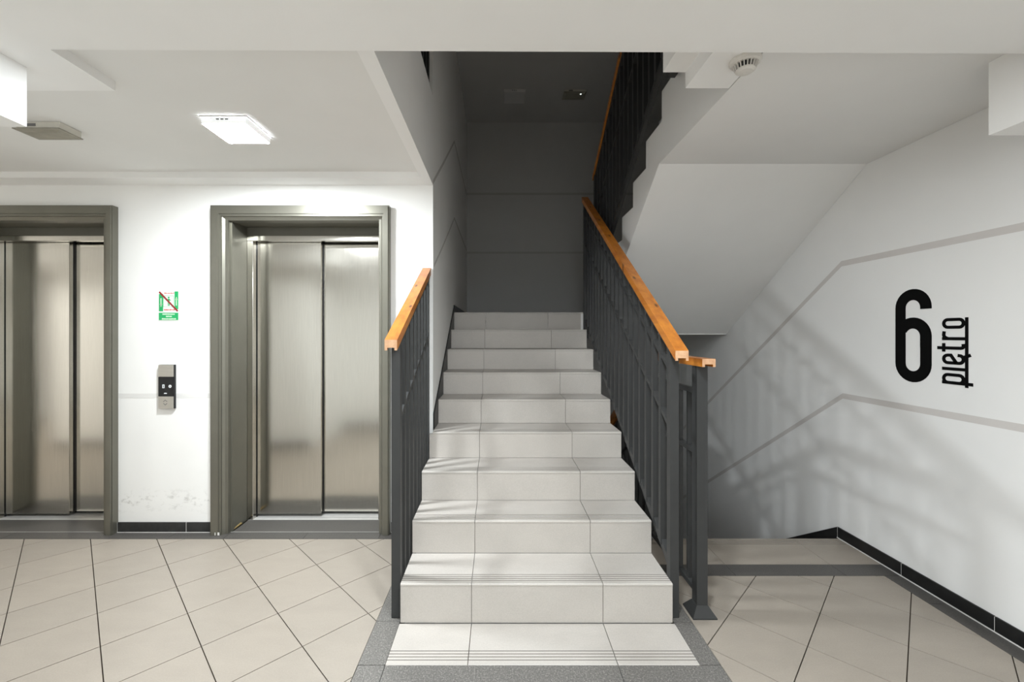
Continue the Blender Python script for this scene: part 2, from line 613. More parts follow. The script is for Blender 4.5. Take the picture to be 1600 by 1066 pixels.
b1b.box(-7.5, -1.609, 1.45, 1.792, 2.381, CEIL, 'ceiling_white')
struct(b1b, 'trim_3', 'shallow ceiling step beside the left downstand beam')
b2 = MB()
b2.box(1.900, RIGHT_X, 1.20, 1.655, 2.130, 2.411, 'ceiling_white')
struct(b2, 'ceiling_beam.001', 'white downstand beam against the right wall')
# slab edge at the head of the upper flight
b3 = MB()
b3.box(0.704, 0.985, 1.45, 1.827, 2.480, 3.0, 'ceiling_white')
b3.box(0.800, 0.985, 1.45, 1.827, 2.412, 2.480, 'ceiling_white')
struct(b3, 'trim_4', 'stepped white slab edge beside the upper flight')
# what closes the well above the frame: upper floor slab, next flight, next landing, roof
b4 = MB()
b4.box(WELL_X, 0.704, 1.45, 2.02, 2.74, 3.0, 'ceiling_white')
b4.prism([(2.02, 2.74), (4.27, 4.36), (4.27, 4.58), (2.02, 3.0)], 'x', WELL_X, 0.83, 'ceiling_white')
struct(b4, 'ceiling_upper', 'sloping underside of the next flight above the frame')
b5 = MB()
b5.box(WELL_X, RIGHT_X, 4.27, BACK_Y, 4.36, 4.58, 'wall_dim')
ceiling_landing = struct(b5, 'ceiling_landing', 'dark underside of the landing one storey up')
b6 = MB()
b6.box(-7.7, RIGHT_X + 0.2, -2.7, BACK_Y + 0.2, 6.2, 6.3, 'ceiling_white')
b6.box(-7.7, RIGHT_X + 0.2, -2.7, -2.5, 3.0, 6.2, 'ceiling_white')
struct(b6, 'ceiling_roof')

# half landing the main flight climbs to, and the lower half landing
hl = MB()
hl.box(WELL_X, RIGHT_X, LAND_Y + 0.005, BACK_Y, 1.354, LAND_Z - 0.012, 'wall_grey')
half = struct(hl, 'floor_landing', 'half landing slab between the flights')
for a, b in ((WELL_X + 0.004, J1), (J1 + 0.003, J2), (J2 + 0.003, 1.10), (1.103, 1.70), (1.703, 2.262)):
    for c, d in ((LAND_Y + 0.006, 4.60), (4.603, 5.20), (5.203, 5.80), (5.803, 6.045)):
        flat_tile([(a, c), (b, c), (b, d), (a, d)], LAND_Z, 'stair_tile', 'landing_tile', half)
sk = MB()
sk.box(WELL_X, WELL_X + 0.009, LAND_Y + 0.02, BACK_Y - 0.01, LAND_Z, LAND_Z + 0.075, 'skirting_dark')
sk.build('skirting_tile', half)
ll = MB()
ll.box(WELL_X, RIGHT_X, 5.06, BACK_Y, -1.75, -1.562, 'concrete')
ll.box(WELL_X - 0.2, RIGHT_X, 2.3, 5.06, -2.0, -1.9, 'concrete')
struct(ll, 'floor_lower', 'lower half landing out of sight below the floor')

# ------------------------------------------------------------------ skirtings
bs = MB()
bs.box(-7.5, WELL_X, WALL_Y - 0.0005, WALL_Y, 0.0, 0.002, 'caulk')
base_back = struct(bs, 'baseboard_back', 'dark tile skirting along the lift wall')
def skirt_back(a, b):
    q = MB(); q.box(a + 0.0015, b - 0.0015, 2.921, WALL_Y - 0.001, 0.004, 0.070, 'skirting_grey'); q.build('skirting_tile', base_back, bevel=0.001)
    q = MB(); q.box(a - 0.0015, a + 0.0015, 2.9215, WALL_Y - 0.001, 0.004, 0.069, 'caulk'); q.build('joint', base_back)
    q = MB(); q.box(a, b, 2.9195, WALL_Y - 0.001, 0.0005, 0.004, 'caulk'); q.build('caulk_line', base_back)
for a, b in ((OPEN_R + LIFT_SHIFT + 0.012, -2.138), (-2.138, OPEN_L - 0.008), (OPEN_R + 0.014, WELL_X - 0.008), (-4.40, -3.81), (-5.0, -4.40), (-5.6, -5.0)):
    skirt_back(a, b)

br = MB()
br.box(2.2665, RIGHT_X - 0.0005, -2.49, 2.849, 0.0005, 0.003, 'caulk')
base_right = struct(br, 'baseboard_right', 'black tile skirting along the right wall')
y = 2.849
while y > -2.4:
    q = MB(); q.box(2.2600, RIGHT_X - 0.0005, y - 0.449, y - 0.002, 0.005, 0.072, 'skirting_dark'); q.build('skirting_tile', base_right, bevel=0.001)
    q = MB(); q.box(2.2565, RIGHT_X - 0.0005, y - 0.451, y, 0.0008, 0.005, 'caulk'); q.build('caulk_line', base_right)
    q = MB(); q.box(2.2605, RIGHT_X - 0.0005, y - 0.002, y, 0.005, 0.071, 'caulk'); q.build('joint', base_right)
    y -= 0.451
yy = 2.8505
for k in range(5):
    y0, y1 = yy + k * 0.45, yy + (k + 1) * 0.45 - 0.002
    z0, z1 = 0.072 - (y0 - yy) * 0.635, 0.072 - (y1 - yy) * 0.635
    q = MB(); q.prism([(y0, z0), (y1, z1), (y1, z1 - 0.30), (y0, z0 - 0.30)], 'x', 2.260, RIGHT_X - 0.0005, 'skirting_dark')
    q.build('skirting_tile', base_right)

# painted stripes (flat paint, a hair proud of the plaster)
def stripe_x(x, pts, h, parent, mat, inward):
    """stripe on a wall in a YZ plane: pts are (y, z) of its top edge"""
    mb = MB()
    for p, q in zip(pts[:-1], pts[1:]):
        a, b = sorted((x, x + inward * 0.0008))
        mb.slope(a, b, p, q, h, mat)
    o = mb.build('paint_stripe', parent)
    return o
stripe_x(RIGHT_X, [(-2.4, 1.843), (2.825, 1.843), (5.9, 1.843 - 3.075 * 0.672)], 0.036, wall_right, 'stripe_paint', -1)
stripe_x(RIGHT_X, [(-2.4, 0.969), (2.815, 0.969), (5.3, 0.969 - 2.485 * 0.658)], 0.035, wall_right, 'stripe_paint', -1)
stripe_x(WELL_X, [(3.46, 2.42 + 0.53 * 0.63), (LAND_Y + 0.1, 2.42 + 1.45 * 0.63), (6.04, 2.42 + 1.45 * 0.63)], 0.030, wall_left, 'stripe_soft', 1)
stripe_x(WELL_X, [(2.935, 2.42), (3.46, 2.42 + 0.53 * 0.63)], 0.030, wall_back, 'stripe_soft', 1)
stripe_x(WELL_X, [(3.46, 1.88 + 0.40 * 0.52), (LAND_Y + 0.1, 1.88 + 1.29 * 0.52), (6.04, 2.55)], 0.024, wall_left, 'stripe_soft', 1)
stripe_x(WELL_X, [(2.98, 1.85), (3.46, 1.88 + 0.40 * 0.52)], 0.024, wall_back, 'stripe_soft', 1)
def stripe_y(y, x0, x1, z0, z1, parent, mat):
    mb = MB(); mb.box(x0, x1, y - 0.0008, y, z0, z1, mat); return mb.build('paint_stripe', parent)
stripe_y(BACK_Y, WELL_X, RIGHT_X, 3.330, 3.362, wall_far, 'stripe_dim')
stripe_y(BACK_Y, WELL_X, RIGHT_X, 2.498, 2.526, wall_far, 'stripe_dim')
for a, b in ((OPEN_R + LIFT_SHIFT, OPEN_L),):
    stripe_y(WALL_Y, a, b, 0.920, 0.952, wall_back, 'stripe_faint')

# ------------------------------------------------------------------ staircases
st = thing('staircase', 'flight of nine light grey tiled steps rising to the dim half landing', 'staircase', (0.18, Y1, 0))
core = [(Y1 + 0.012, -0.25)]
for i in range(1, 10):
    core += [(step_y(i) + 0.012, (step_z(i - 1) if i > 1 else 0) - 0.012), (step_y(i) + 0.012, step_z(i) - 0.012)]
core += [(LAND_Y + 0.02, LAND_Z - 0.012), (LAND_Y + 0.02, 1.354), (2.42, -0.25)]
cm = MB()
cm.prism(core, 'x', WELL_X + 0.006, 0.815, 'concrete', 'wall_grey')
cm.build('stair_core', st)
for i in range(1, 10):
    y0, z1 = step_y(i), step_z(i)
    z0 = step_z(i - 1) if i > 1 else 0.001
    xl = TREAD_L if i <= 4 else WELL_X + 0.0105
    for k, (a, b) in enumerate(((xl, J1 - 0.0016), (J1 + 0.0016, J2 - 0.0016), (J2 + 0.0016, TREAD_R))):
        q = MB(); q.box(a, b, y0 + 0.0015, y0 + 0.0115, z0 + 0.0012, z1 - 0.0135, 'stair_tile')
        q.build('riser_tile', st)
        if i < 9:
            aa = a if (k or i != 4) else WELL_X + 0.0105
            grooved(aa, b, y0, y0 + GOING - 0.0005, z1, 'stair_tile', 'tread_tile', st)
    # dark joint under the nosing and behind the tile joints
    q = MB()
    q.box(xl + 0.001, TREAD_R - 0.001, y0 + 0.005, y0 + 0.0118, z0 + 0.0002, z1 - 0.0122, 'grout_grey')
    q.build('joint_filler', st)
# skirting on the stairwell wall follows the flight
for i in range(4, 9):
    ya, yb = (WALL_Y + 0.004 if i == 4 else step_y(i)), step_y(i + 1) - 0.002
    q = MB()
    q.prism([(ya, nosing(ya) + 0.048), (yb, nosing(yb) + 0.048), (yb, step_z(i) + 0.0), (ya, step_z(i) + 0.0)], 'x', WELL_X + 0.0005, WELL_X + 0.0095, 'skirting_dark')
    q.build('skirting_tile', st)

# upper flight, seen from below, coming back towards the camera
ur, ug = 0.1795, 0.2764
US = 1.574
up = thing('staircase', 'upper flight seen from below, a pale sloping underside with a stepped edge', 'staircase', (1.63, 4.25, US))
prof = [(4.262, 1.354), (2.630, 2.408), (1.512, 2.412), (1.512, 3.010)]
for k in range(8, 0, -1):
    yk = 4.245 - (k - 1) * ug
    prof += [(yk, US + k * ur), (yk, US + (k - 1) * ur)]
prof += [(4.262, US)]
q = MB(); q.prism(prof, 'x', 0.989, RIGHT_X - 0.001, 'wall_grey'); q.build('stair_core', up)
for k in range(1, 8):
    yk = 4.245 - (k - 1) * ug
    q = MB(); q.box(1.02, RIGHT_X - 0.002, yk - ug + 0.001, yk + 0.004, US + k * ur, US + k * ur + 0.010, 'stair_tile'); q.build('tread_tile', up)

# flight going down on the right
dn = thing('staircase', 'flight going down beside the right wall below the landing edge tiles', 'staircase', (1.6, 2.85, 0))
prof = [(2.842, -0.30), (2.842, -0.175)]
for k in range(1, 9):
    yk = 2.842 + (k - 1) * GOING
    prof += [(yk, -0.005 - k * RISE - 0.012), (yk + GOING, -0.005 - k * RISE - 0.012)]
prof += [(5.082, -1.75), (4.9, -1.75)]
q = MB(); q.prism(prof[1:], 'x', 1.012, RIGHT_X - 0.012, 'concrete', 'wall_grey'); q.build('stair_core', dn)
for k in range(1, 8):
    yk = 2.842 + (k - 1) * GOING
    for a, b in ((1.014, 1.3337), (1.3363, 1.9537), (1.9563, 2.254)):
        grooved(a, b, yk + GOING + 0.004, yk + 0.012, -0.005 - k * RISE, 'stair_tile', 'tread_tile', dn)

# ------------------------------------------------------------------ railings
def handrail(name, root, xc, p, q, w=0.060, h=0.046):
    """varnished timber rail with a shallow groove along its underside"""
    mb = MB()
    mb.slope(xc - w / 2, xc + w / 2, p, q, h - 0.012, 'wood_varnished', 'wood_end')
    for s in (-1, 1):
        a, b = (xc - w / 2, xc - w / 2 + 0.012) if s < 0 else (xc + w / 2 - 0.012, xc + w / 2)
        mb.slope(a, b, (p[0], p[1] - h + 0.012), (q[0], q[1] - h + 0.012), 0.012, 'wood_varnished', 'wood_end')
    return mb.build(name, root)

def sloped(root, name, x0, x1, p, q, h):
    mb = MB(); mb.slope(x0, x1, p, q, h, 'rail_steel'); return mb.build(name, root)

def post(root, xc, y0, w, z0, z1, slope_k=0.0):
    mb = MB()
    mb.prism([(y0, z0), (y0 + w, z0), (y0 + w, z1 + slope_k * w), (y0, z1)], 'x', xc - w / 2, xc + w / 2, 'rail_steel')
    return mb.build('post', root, bevel=0.002)

def balusters(root, xc, ys, bot, top, w=0.028):
    for yb in ys:
        mb = MB()
        mb.prism([(yb, bot(yb)), (yb + w, bot(yb + w)), (yb + w, top(yb + w)), (yb, top(yb))], 'x', xc - w / 2, xc + w / 2, 'rail_steel')
        mb.build('baluster', root)

# right-hand railing of the main flight
RXC, RS = 0.836, 0.640
rr = thing('stair_railing', 'long dark steel railing with orange timber handrail on the right of the main flight', 'railing', (RXC, 2.05, 0), 'stair railings')
rtop = lambda yv: 1.295 + (yv - 1.963) * RS
handrail('handrail', rr, RXC, (1.945, rtop(1.945)), (4.140, rtop(4.140)))
sloped(rr, 'top_rail', RXC - 0.02, RXC + 0.02, (2.04, rtop(2.04) - 0.034), (4.13, rtop(4.13) - 0.034), 0.034)
sloped(rr, 'upper_rail', RXC - 0.0075, RXC + 0.0175, (2.08, rtop(2.08) - 0.165), (4.10, rtop(4.10) - 0.165), 0.025)
sloped(rr, 'middle_rail', RXC - 0.0075, RXC + 0.0175, (2.08, rtop(2.08) - 0.445), (4.10, rtop(4.10) - 0.445), 0.025)
sloped(rr, 'bottom_rail', RXC - 0.004, RXC + 0.022, (2.08, nosing(2.08) + 0.018), (4.12, nosing(4.12) + 0.018), 0.045)
post(rr, RXC + 0.005, 2.040, 0.042, 0.002, rtop(2.04) - 0.040, RS)
post(rr, RXC + 0.005, 4.090, 0.042, nosing(4.09) - 0.16, rtop(4.09) - 0.040, RS)
balusters(rr, RXC + 0.005, [2.180 + 0.106 * k for k in range(18)], lambda v: nosing(v) - 0.01, lambda v: rtop(v) - 0.05)

# short left-hand railing that dies into the lift wall
LXC, LS = -0.491, 0.490
lr = thing('stair_railing', 'short dark steel railing with orange timber handrail ending at the lift wall', 'railing', (LXC, 2.05, 0), 'stair railings')
ltop = lambda yv: 1.338 + (yv - 1.955) * LS
handrail('handrail', lr, LXC, (1.945, ltop(1.945)), (2.926, ltop(2.926)), 0.057, 0.048)
sloped(lr, 'top_rail', LXC - 0.018, LXC + 0.022, (2.04, ltop(2.04) - 0.036), (2.918, ltop(2.918) - 0.036), 0.034)
sloped(lr, 'middle_rail', LXC - 0.0125, LXC + 0.0125, (2.08, ltop(2.08) - 0.445), (2.90, ltop(2.90) - 0.445), 0.025)
sloped(lr, 'bottom_rail', LXC - 0.0125, LXC + 0.0125, (2.08, 0.075), (2.90, 0.075), 0.035)
post(lr, LXC, 2.040, 0.042, 0.002, ltop(2.04) - 0.045, LS)
post(lr, LXC, 2.878, 0.038, 0.002, ltop(2.878) - 0.045, LS)
balusters(lr, LXC, [2.175 + 0.104 * k for k in range(7)], lambda v: 0.045, lambda v: ltop(v) - 0.05)
lu = copy_thing(lr, (0, 0, 3.010), 'dark steel railing one storey up, glimpsed over the white slab edge')

# level railing at the stair head that then follows the flight down
DXC = 0.983
dr = thing('stair_railing', 'dark railing with level orange handrail on the post with a flared foot', 'railing', (DXC, 2.08, 0), 'stair railings')
handrail('handrail', dr, DXC - 0.002, (1.990, 1.244), (2.690, 1.244), 0.062, 0.038)
dz = lambda v: 1.244 - max(0.0, v - 2.690) * 0.62
handrail('handrail', dr, DXC - 0.002, (2.690, 1.244), (4.9, dz(4.9)), 0.062, 0.046)
post(dr, DXC, 2.060, 0.052, 0.03, 1.208)
q = MB()
foot = lambda r: [(DXC + sx * r, 2.086 + sy * r) for sx, sy in ((-1, -1), (1, -1), (1, 1), (-1, 1))]
v = [(a, b, 0.0) for a, b in foot(0.058)] + [(a, b, 0.006) for a, b in foot(0.058)] + [(a, b, 0.050) for a, b in foot(0.0275)]
q.add(v, [(3, 2, 1, 0), (0, 1, 5, 4), (1, 2, 6, 5), (2, 3, 7, 6), (3, 0, 4, 7), (4, 5, 9, 8), (5, 6, 10, 9), (6, 7, 11, 10), (7, 4, 8, 11), (8, 9, 10, 11)], 'rail_steel')
q.build('post_foot', dr)
for z in (1.090, 0.792, 0.105):
    sloped(dr, 'level_rail', DXC - 0.0125, DXC + 0.0125, (2.112, z), (2.79, z), 0.025)
for off, z in ((0, 1.090), (1, 0.792), (2, 0.105)):
    sloped(dr, 'sloping_rail', DXC - 0.0125, DXC + 0.0125, (2.79, z), (4.7, z - 1.91 * 0.62), 0.025)
balusters(dr, DXC + 0.002, [2.196 + 0.106 * k for k in range(6)], lambda v: 0.085, lambda v: 1.085, 0.020)
balusters(dr, DXC, [2.84 + 0.106 * k for k in range(17)], lambda v: 0.085 - (v - 2.79) * 0.62, lambda v: 1.085 - (v - 2.79) * 0.62)
post(dr, DXC, 2.800, 0.046, -0.12, 1.150)
post(dr, DXC, 4.700, 0.046, -1.40, dz(4.7) - 0.04)

# railing of the upper flight
UXC = 0.945
ul = thing('stair_railing', 'black steel railing with brown handrail climbing the upper flight in the dark', 'railing', (UXC, 4.1, US), 'stair railings')
us = ur / ug
un = lambda v: US + ur + (4.245 - v) * us               # nosing line, rising towards the camera
utop = lambda v: 2.925 + (4.14 - v) * us
handrail('handrail', ul, UXC, (4.170, utop(4.170)), (2.32, utop(2.32)), 0.058, 0.046)
sloped(ul, 'top_rail', UXC - 0.018, UXC + 0.018, (4.12, utop(4.12) - 0.046), (2.34, utop(2.34) - 0.046), 0.034)
sloped(ul, 'middle_rail', UXC - 0.0125, UXC + 0.0125, (4.12, utop(4.12) - 0.445), (2.34, utop(2.34) - 0.445), 0.025)
sloped(ul, 'bottom_rail', UXC - 0.0125, UXC + 0.0125, (4.12, un(4.12) + 0.03), (2.34, un(2.34) + 0.03), 0.05)
for yp in (4.10, 2.30):
    post(ul, UXC, yp, 0.046, un(yp) - 0.25, utop(yp) - 0.06)
balusters(ul, UXC, [2.42 + 0.106 * k for k in range(16)], lambda v: un(v) - 0.01, lambda v: utop(v) - 0.07)

# ------------------------------------------------------------------ lifts
FY = 2.875               # front of the frame
JY = 3.120               # landing door jambs
def elevator(dx, label):
    e = thing('elevator', label, 'elevator', (-1.34 + dx, 3.0, 0), 'elevators in the lobby')
    X = lambda v: v + dx
    # casing: profile swept round the opening, three members joined with mitres
    L, R, T = -1.948, -0.740, 2.230          # outer edges
    prof = [(0.0, WALL_Y - 0.0005), (0.0, FY + 0.010), (0.008, FY + 0.010), (0.010, FY), (0.058, FY), (0.060, FY + 0.007), (0.074, FY + 0.007),
            (0.076, FY + 0.015), (0.098, FY + 0.030), (0.100, WALL_Y + 0.03), (0.03, WALL_Y + 0.03), (0.03, WALL_Y - 0.0005)]
    # the frame's width on the far side of the opening is seen edge-on, so the profile is only 65 mm there
    def member(kind):
        mb = MB()
        n = len(prof)
        if kind == 'left':
            a = [(X(L + u), yv, 0.0) for u, yv in prof]; b = [(X(L + u), yv, T - u) for u, yv in prof]
        elif kind == 'right':
            a = [(X(R - u * 0.62), yv, 0.0) for u, yv in prof]; b = [(X(R - u * 0.62), yv, T - u) for u, yv in prof]
        else:
            a = [(X(L + u), yv, T - u) for u, yv in prof]; b = [(X(R - u * 0.62), yv, T - u) for u, yv in prof]
        mb.add(a + b, [(i, (i + 1) % n, n + (i + 1) % n, n + i) for i in range(n)], 'frame_olive')
        mb.add(a + b, [tuple(range(n))[::-1], tuple(range(n, 2 * n))], 'frame_olive')
        return mb
    for kind, nm in (('left', 'frame_upright'), ('right', 'frame_upright'), ('top', 'frame_head')):
        member(kind).build(nm, e)
    # lining of the wall opening
    IL, IR, IT = -1.838, -0.812, 2.138
    q = MB(); q.box(X(IL - 0.06), X(IL), WALL_Y - 0.03, JY, 0.0, IT, 'frame_olive')
    q.box(X(IL), X(IL + 0.010), WALL_Y + 0.0, WALL_Y + 0.022, 0.0, IT, 'frame_olive')
    q.build('lining', e)
    q = MB(); q.box(X(IR), X(IR + 0.05), WALL_Y - 0.03, JY, 0.0, IT, 'frame_olive'); q.build('lining', e)
    q = MB(); q.box(X(IL - 0.06), X(IR + 0.05), WALL_Y - 0.03, JY, IT, IT + 0.05, 'lining_olive'); q.build('lining_head', e)
    # landing door set: jambs, lintel, two sliding panels, sill
    q = MB(); q.box(X(IL), X(-1.795), JY, JY + 0.052, 0.0, 2.075, 'door_steel'); q.build('jamb', e, bevel=0.002)
    q = MB(); q.box(X(-0.88), X(IR), JY, JY + 0.09, 0.0, 2.075, 'door_steel'); q.build('jamb', e, bevel=0.002)
    q = MB(); q.box(X(IL), X(IR), JY - 0.004, JY + 0.035, 2.040, 2.078, 'door_steel')
    q.build('lintel', e, bevel=0.002)
    q = MB(); q.box(X(IL), X(IR), JY, JY + 0.03, 2.079, IT, 'lining_olive'); q.build('header_panel', e)
    q = MB(); q.box(X(-1.7935), X(-1.318), JY + 0.050, JY + 0.084, 0.024, 2.10, 'door_steel'); q.build('sliding_door', e, bevel=0.002)
    q = MB(); q.box(X(-1.335), X(-1.312), JY + 0.084, JY + 0.0915, 0.016, 2.10, 'plastic_black'); q.build('gap_strip', e)  # added black strip, stands for the shadowed gap between the panels
    q = MB(); q.box(X(-1.7955), X(-1.789), JY + 0.049, JY + 0.053, 0.0025, 2.075, 'plastic_black'); q.build('gap_strip', e)  # black strip for the dark line between jamb and panel
    q = MB(); q.box(X(-1.345), X(-0.84), JY + 0.092, JY + 0.120, 0.024, 2.10, 'door_steel'); q.build('sliding_door', e, bevel=0.002)
    q = MB(); q.box(X(IL + 0.006), X(IR - 0.006), JY, JY + 0.13, -0.02, 0.002, 'sill_aluminium')
    for g in (0.030, 0.040):
        q.box(X(IL + 0.01), X(IR - 0.01), JY + g - 0.001, JY + g + 0.001, 0.002, 0.0022, 'label_grey')
    q.build('sill', e)
    q = MB(); q.box(X(OPEN_L + 0.05), X(OPEN_R - 0.02), JY + 0.14, JY + 0.16, 0.0, 2.2, 'black_paint'); q.build('shaft_back', e)
    # granite threshold in the recess
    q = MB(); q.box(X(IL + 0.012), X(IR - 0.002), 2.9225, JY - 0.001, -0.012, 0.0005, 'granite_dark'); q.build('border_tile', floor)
    return e
e1 = elevator(0.0, 'lift with brushed steel sliding doors next to the short railing')
e2 = elevator(LIFT_SHIFT, 'lift with darker steel doors cut off by the left picture edge')
# paint chipped off the foot of the frame
q = MB()
q.prism([(2.955, 0.004), (3.06, 0.003), (3.045, 0.016), (2.99, 0.012)], 'x', -1.838, -1.8368, 'chipped_wood')
q.build('paint_chip', e1)
q = MB()
for a, b in ((-1.912, -1.906), (-1.893, -1.880)):
    q.box(a, b, FY - 0.0008, FY + 0.001, 0.003, 0.022, 'caulk')
q.build('paint_chip', e1)

# ------------------------------------------------------------------ wall fittings between the lifts
cp = thing('elevator_call_panel', 'narrow steel lift call panel with black display between the lifts', 'call panel', (-2.262, 2.92, 1.0))
x0, x1 = -2.318, -2.212
q = MB(); q.box(x0, x1, 2.914, WALL_Y - 0.0005, 0.850, 1.150, 'plastic_black'); q.build('housing', cp, bevel=0.002)
q = MB(); q.box(x0, x1 - 0.004, 2.9075, 2.914, 1.068, 1.149, 'panel_steel'); q.build('cover_plate', cp, bevel=0.0015)
q = MB(); q.box(x0, x1 - 0.004, 2.9075, 2.914, 0.851, 0.934, 'panel_steel'); plate = q.build('button_plate', cp, bevel=0.0015)
q = MB(); q.box(x0, x1 - 0.003, 2.9082, 2.914, 0.935, 1.067, 'plastic_black'); disp = q.build('display', cp)
fr = lambda cx, cz: (lambda u, vv, d: (cx + u, 2.9082 - d, cz + vv))
q = MB(); q.stroke([(-.005, -.010), (.005, -.010), (.005, .010), (-.005, .010)], 0.0045, True, fr(-2.283, 1.003), 0.0006, 'glyph_white')
q.stroke(arc(0, 0, 0.0078, 0, 330, 11), 0.005, True, fr(-2.238, 1.003), 0.0006, 'glyph_white')
q.box(-2.243, -2.233, 2.9076, 2.9082, 1.0015, 1.0045, 'glyph_white')
q.box(-2.279, -2.260, 2.9076, 2.9082, 0.952, 0.957, 'glyph_white')
q.box(-2.275, -2.262, 2.9076, 2.9082, 0.957, 0.959, 'glyph_white')
sub(q, 'display_mark', disp)
q = MB()
f2 = lambda u, vv, d: (-2.270 + u, 2.9075 - d, 0.893 + vv)
q.stroke([(-.013, .005), (0, .017), (.013, .005)], 0.004, False, f2, 0.0008, 'label_grey')
q.stroke([(-.013, -.005), (0, -.017), (.013, -.005)], 0.004, False, f2, 0.0008, 'label_grey')
sub(q, 'arrow_mark', plate)

sg = thing('safety_sign', 'small green and white sign forbidding lift use, struck out in red, above the call panel', 'sign', (-2.26, 2.929, 1.55))
sx0, sx1 = -2.330, -2.196
ZT, ZM, ZB = 1.652, 1.515, 1.455
Y0 = WALL_Y - 0.0005
q = MB(); q.box(sx0 - 0.004, sx1 + 0.004, Y0 - 0.002, Y0, ZB - 0.004, ZT + 0.004, 'sign_white'); q.build('backing', sg)
q = MB()
q.box(sx0 + 0.001, sx0 + 0.030, Y0 - 0.0026, Y0 - 0.002, ZM, ZT - 0.018, 'sign_green')
q.box(sx1 - 0.026, sx1, Y0 - 0.0026, Y0 - 0.002, ZM + 0.014, ZT, 'sign_green')
q.build('green_panel', sg)
q = MB(); q.box(sx0, sx1, Y0 - 0.0026, Y0 - 0.002, ZB, ZM - 0.009, 'sign_green'); band = q.build('green_band', sg)
q = MB()
for cx, s in ((sx0 + 0.0155, -1), (sx1 - 0.013, 1)):
    zc = 1.580
    q.box(cx - 0.003, cx + 0.003, Y0 - 0.0031, Y0 - 0.0026, zc - 0.025, zc + 0.025, 'sign_pale_green')
    tip = zc + s * 0.036
    q.prism([(cx - 0.008, zc + s * 0.014), (cx + 0.008, zc + s * 0.014), (cx, tip)], 'y', Y0 - 0.0031, Y0 - 0.0026, 'sign_pale_green')
q.build('arrow', sg)
q = MB()
ic = sx0 + 0.068
q.stroke([(-.034, -.038), (.034, -.038), (.034, .038), (-.034, .038)], 0.002, True, lambda u, w, d: (ic + u, Y0 - 0.002 - d, 1.583 + w), 0.0005, 'sign_green')
q.prism(arc(ic, 1.610, 0.0065, 0, 324, 9), 'y', Y0 - 0.0026, Y0 - 0.002, 'sign_green')
q.box(ic - 0.006, ic + 0.006, Y0 - 0.0026, Y0 - 0.002, 1.572, 1.602, 'sign_green')
q.box(ic - 0.006, ic - 0.001, Y0 - 0.0026, Y0 - 0.002, 1.552, 1.572, 'sign_green')
q.box(ic + 0.001, ic + 0.006, Y0 - 0.0026, Y0 - 0.002, 1.552, 1.572, 'sign_green')
q.prism([(ic + 0.005, 1.600), (ic + 0.016, 1.590), (ic + 0.016, 1.585), (ic + 0.005, 1.594)], 'y', Y0 - 0.0026, Y0 - 0.002, 'sign_green')
q.build('figure_icon', sg)
q = MB()
for zc, a, b, hh in ((1.640, sx0 + 0.038, sx0 + 0.104, 0.0075), (1.526, sx0 + 0.036, sx0 + 0.104, 0.010)):
    xx = a
    while xx < b:
        wv = random.choice((0.004, 0.005, 0.006))
        q.box(xx, xx + wv, Y0 - 0.0026, Y0 - 0.002, zc - hh / 2, zc + hh / 2 - random.choice((0, 0.0015)), 'sign_pink')
        xx += wv + random.choice((0.0016, 0.0016, 0.0035))
q.build('small_print', sg)
q = MB()
for zc, a, b in ((1.496, sx0 + 0.026, sx0 + 0.110), (1.4805, sx0 + 0.050, sx0 + 0.090), (1.4635, sx0 + 0.022, sx0 + 0.113)):
    xx = a
    while xx < b:
        wv = random.choice((0.004, 0.005, 0.006))
        q.box(xx, xx + wv, Y0 - 0.0031, Y0 - 0.0026, zc - 0.0045, zc + 0.0045 - random.choice((0, 0.001)), 'sign_pale_green')
        xx += wv + random.choice((0.0014, 0.0014, 0.003))
sub(q, 'small_print', band)
q = MB()
q.stroke([(sx0 + 0.004, ZT - 0.003), (sx1 - 0.003, ZM + 0.001)], 0.0115, False, lambda u, w, d: (u, Y0 - 0.0032 - d, w), 0.0006, 'sign_red')
q.build('red_bar', sg)

# ------------------------------------------------------------------ floor number on the right wall
fn = thing('floor_number', 'large black figure 6 beside the upright word on the right wall', 'lettering', (2.268, 2.24, 1.35))
WX = RIGHT_X - 0.0004
q = MB()
f6 = lambda u, w, d: (WX - d, 2.4395 - u, w)
W6, SW, ZLO, ZHI = 0.203, 0.060, 1.096, 1.606
r6, c6 = (W6 - SW) / 2, W6 / 2
top_c, low_c, bowl_c = ZHI - SW / 2 - r6, ZLO + SW / 2 + r6, 1.450 - SW / 2 - r6
path = [(c6 + r6, 1.494)] + arc(c6, top_c, r6, 0, 180, 16) + arc(c6, low_c, r6, 180, 360, 16) + [(c6 + r6, bowl_c)]
q.stroke(path, SW, False, f6, 0.002, 'black_paint')
q.stroke([(c6 + r6, bowl_c - 0.06)] + arc(c6, bowl_c, r6, 0, 150, 14), SW, False, f6, 0.0026, 'black_paint')
q.build('digit', fn)
fw = lambda u, w, d: (WX - d, 2.0753 + w, u)
SL = 0.0155
def letter(paths, name='letter'):
    mb = MB()
    for k, (p, c) in enumerate(paths):
        mb.stroke(p, SL, c, fw, 0.0018 + 0.0001 * k, 'black_paint')
    return mb.build(name, fn)
H = 0.108
def ring(u0, u1, v0, v1):
    r = (u1 - u0) / 2 - SL / 2
    cu = (u0 + u1) / 2
    return arc(cu, v1 - SL / 2 - r, r, 0, 180, 8) + arc(cu, v0 + SL / 2 + r, r, 180, 360, 8)
s2 = SL / 2
letter([([(1.108 + s2, -0.0345), (1.108 + s2, H)], False), (ring(1.108, 1.163, 0.0, H), True)])                     # p
letter([([(1.185, 0.0), (1.185, H)], False)])                                                                     # i
eu = 1.2075
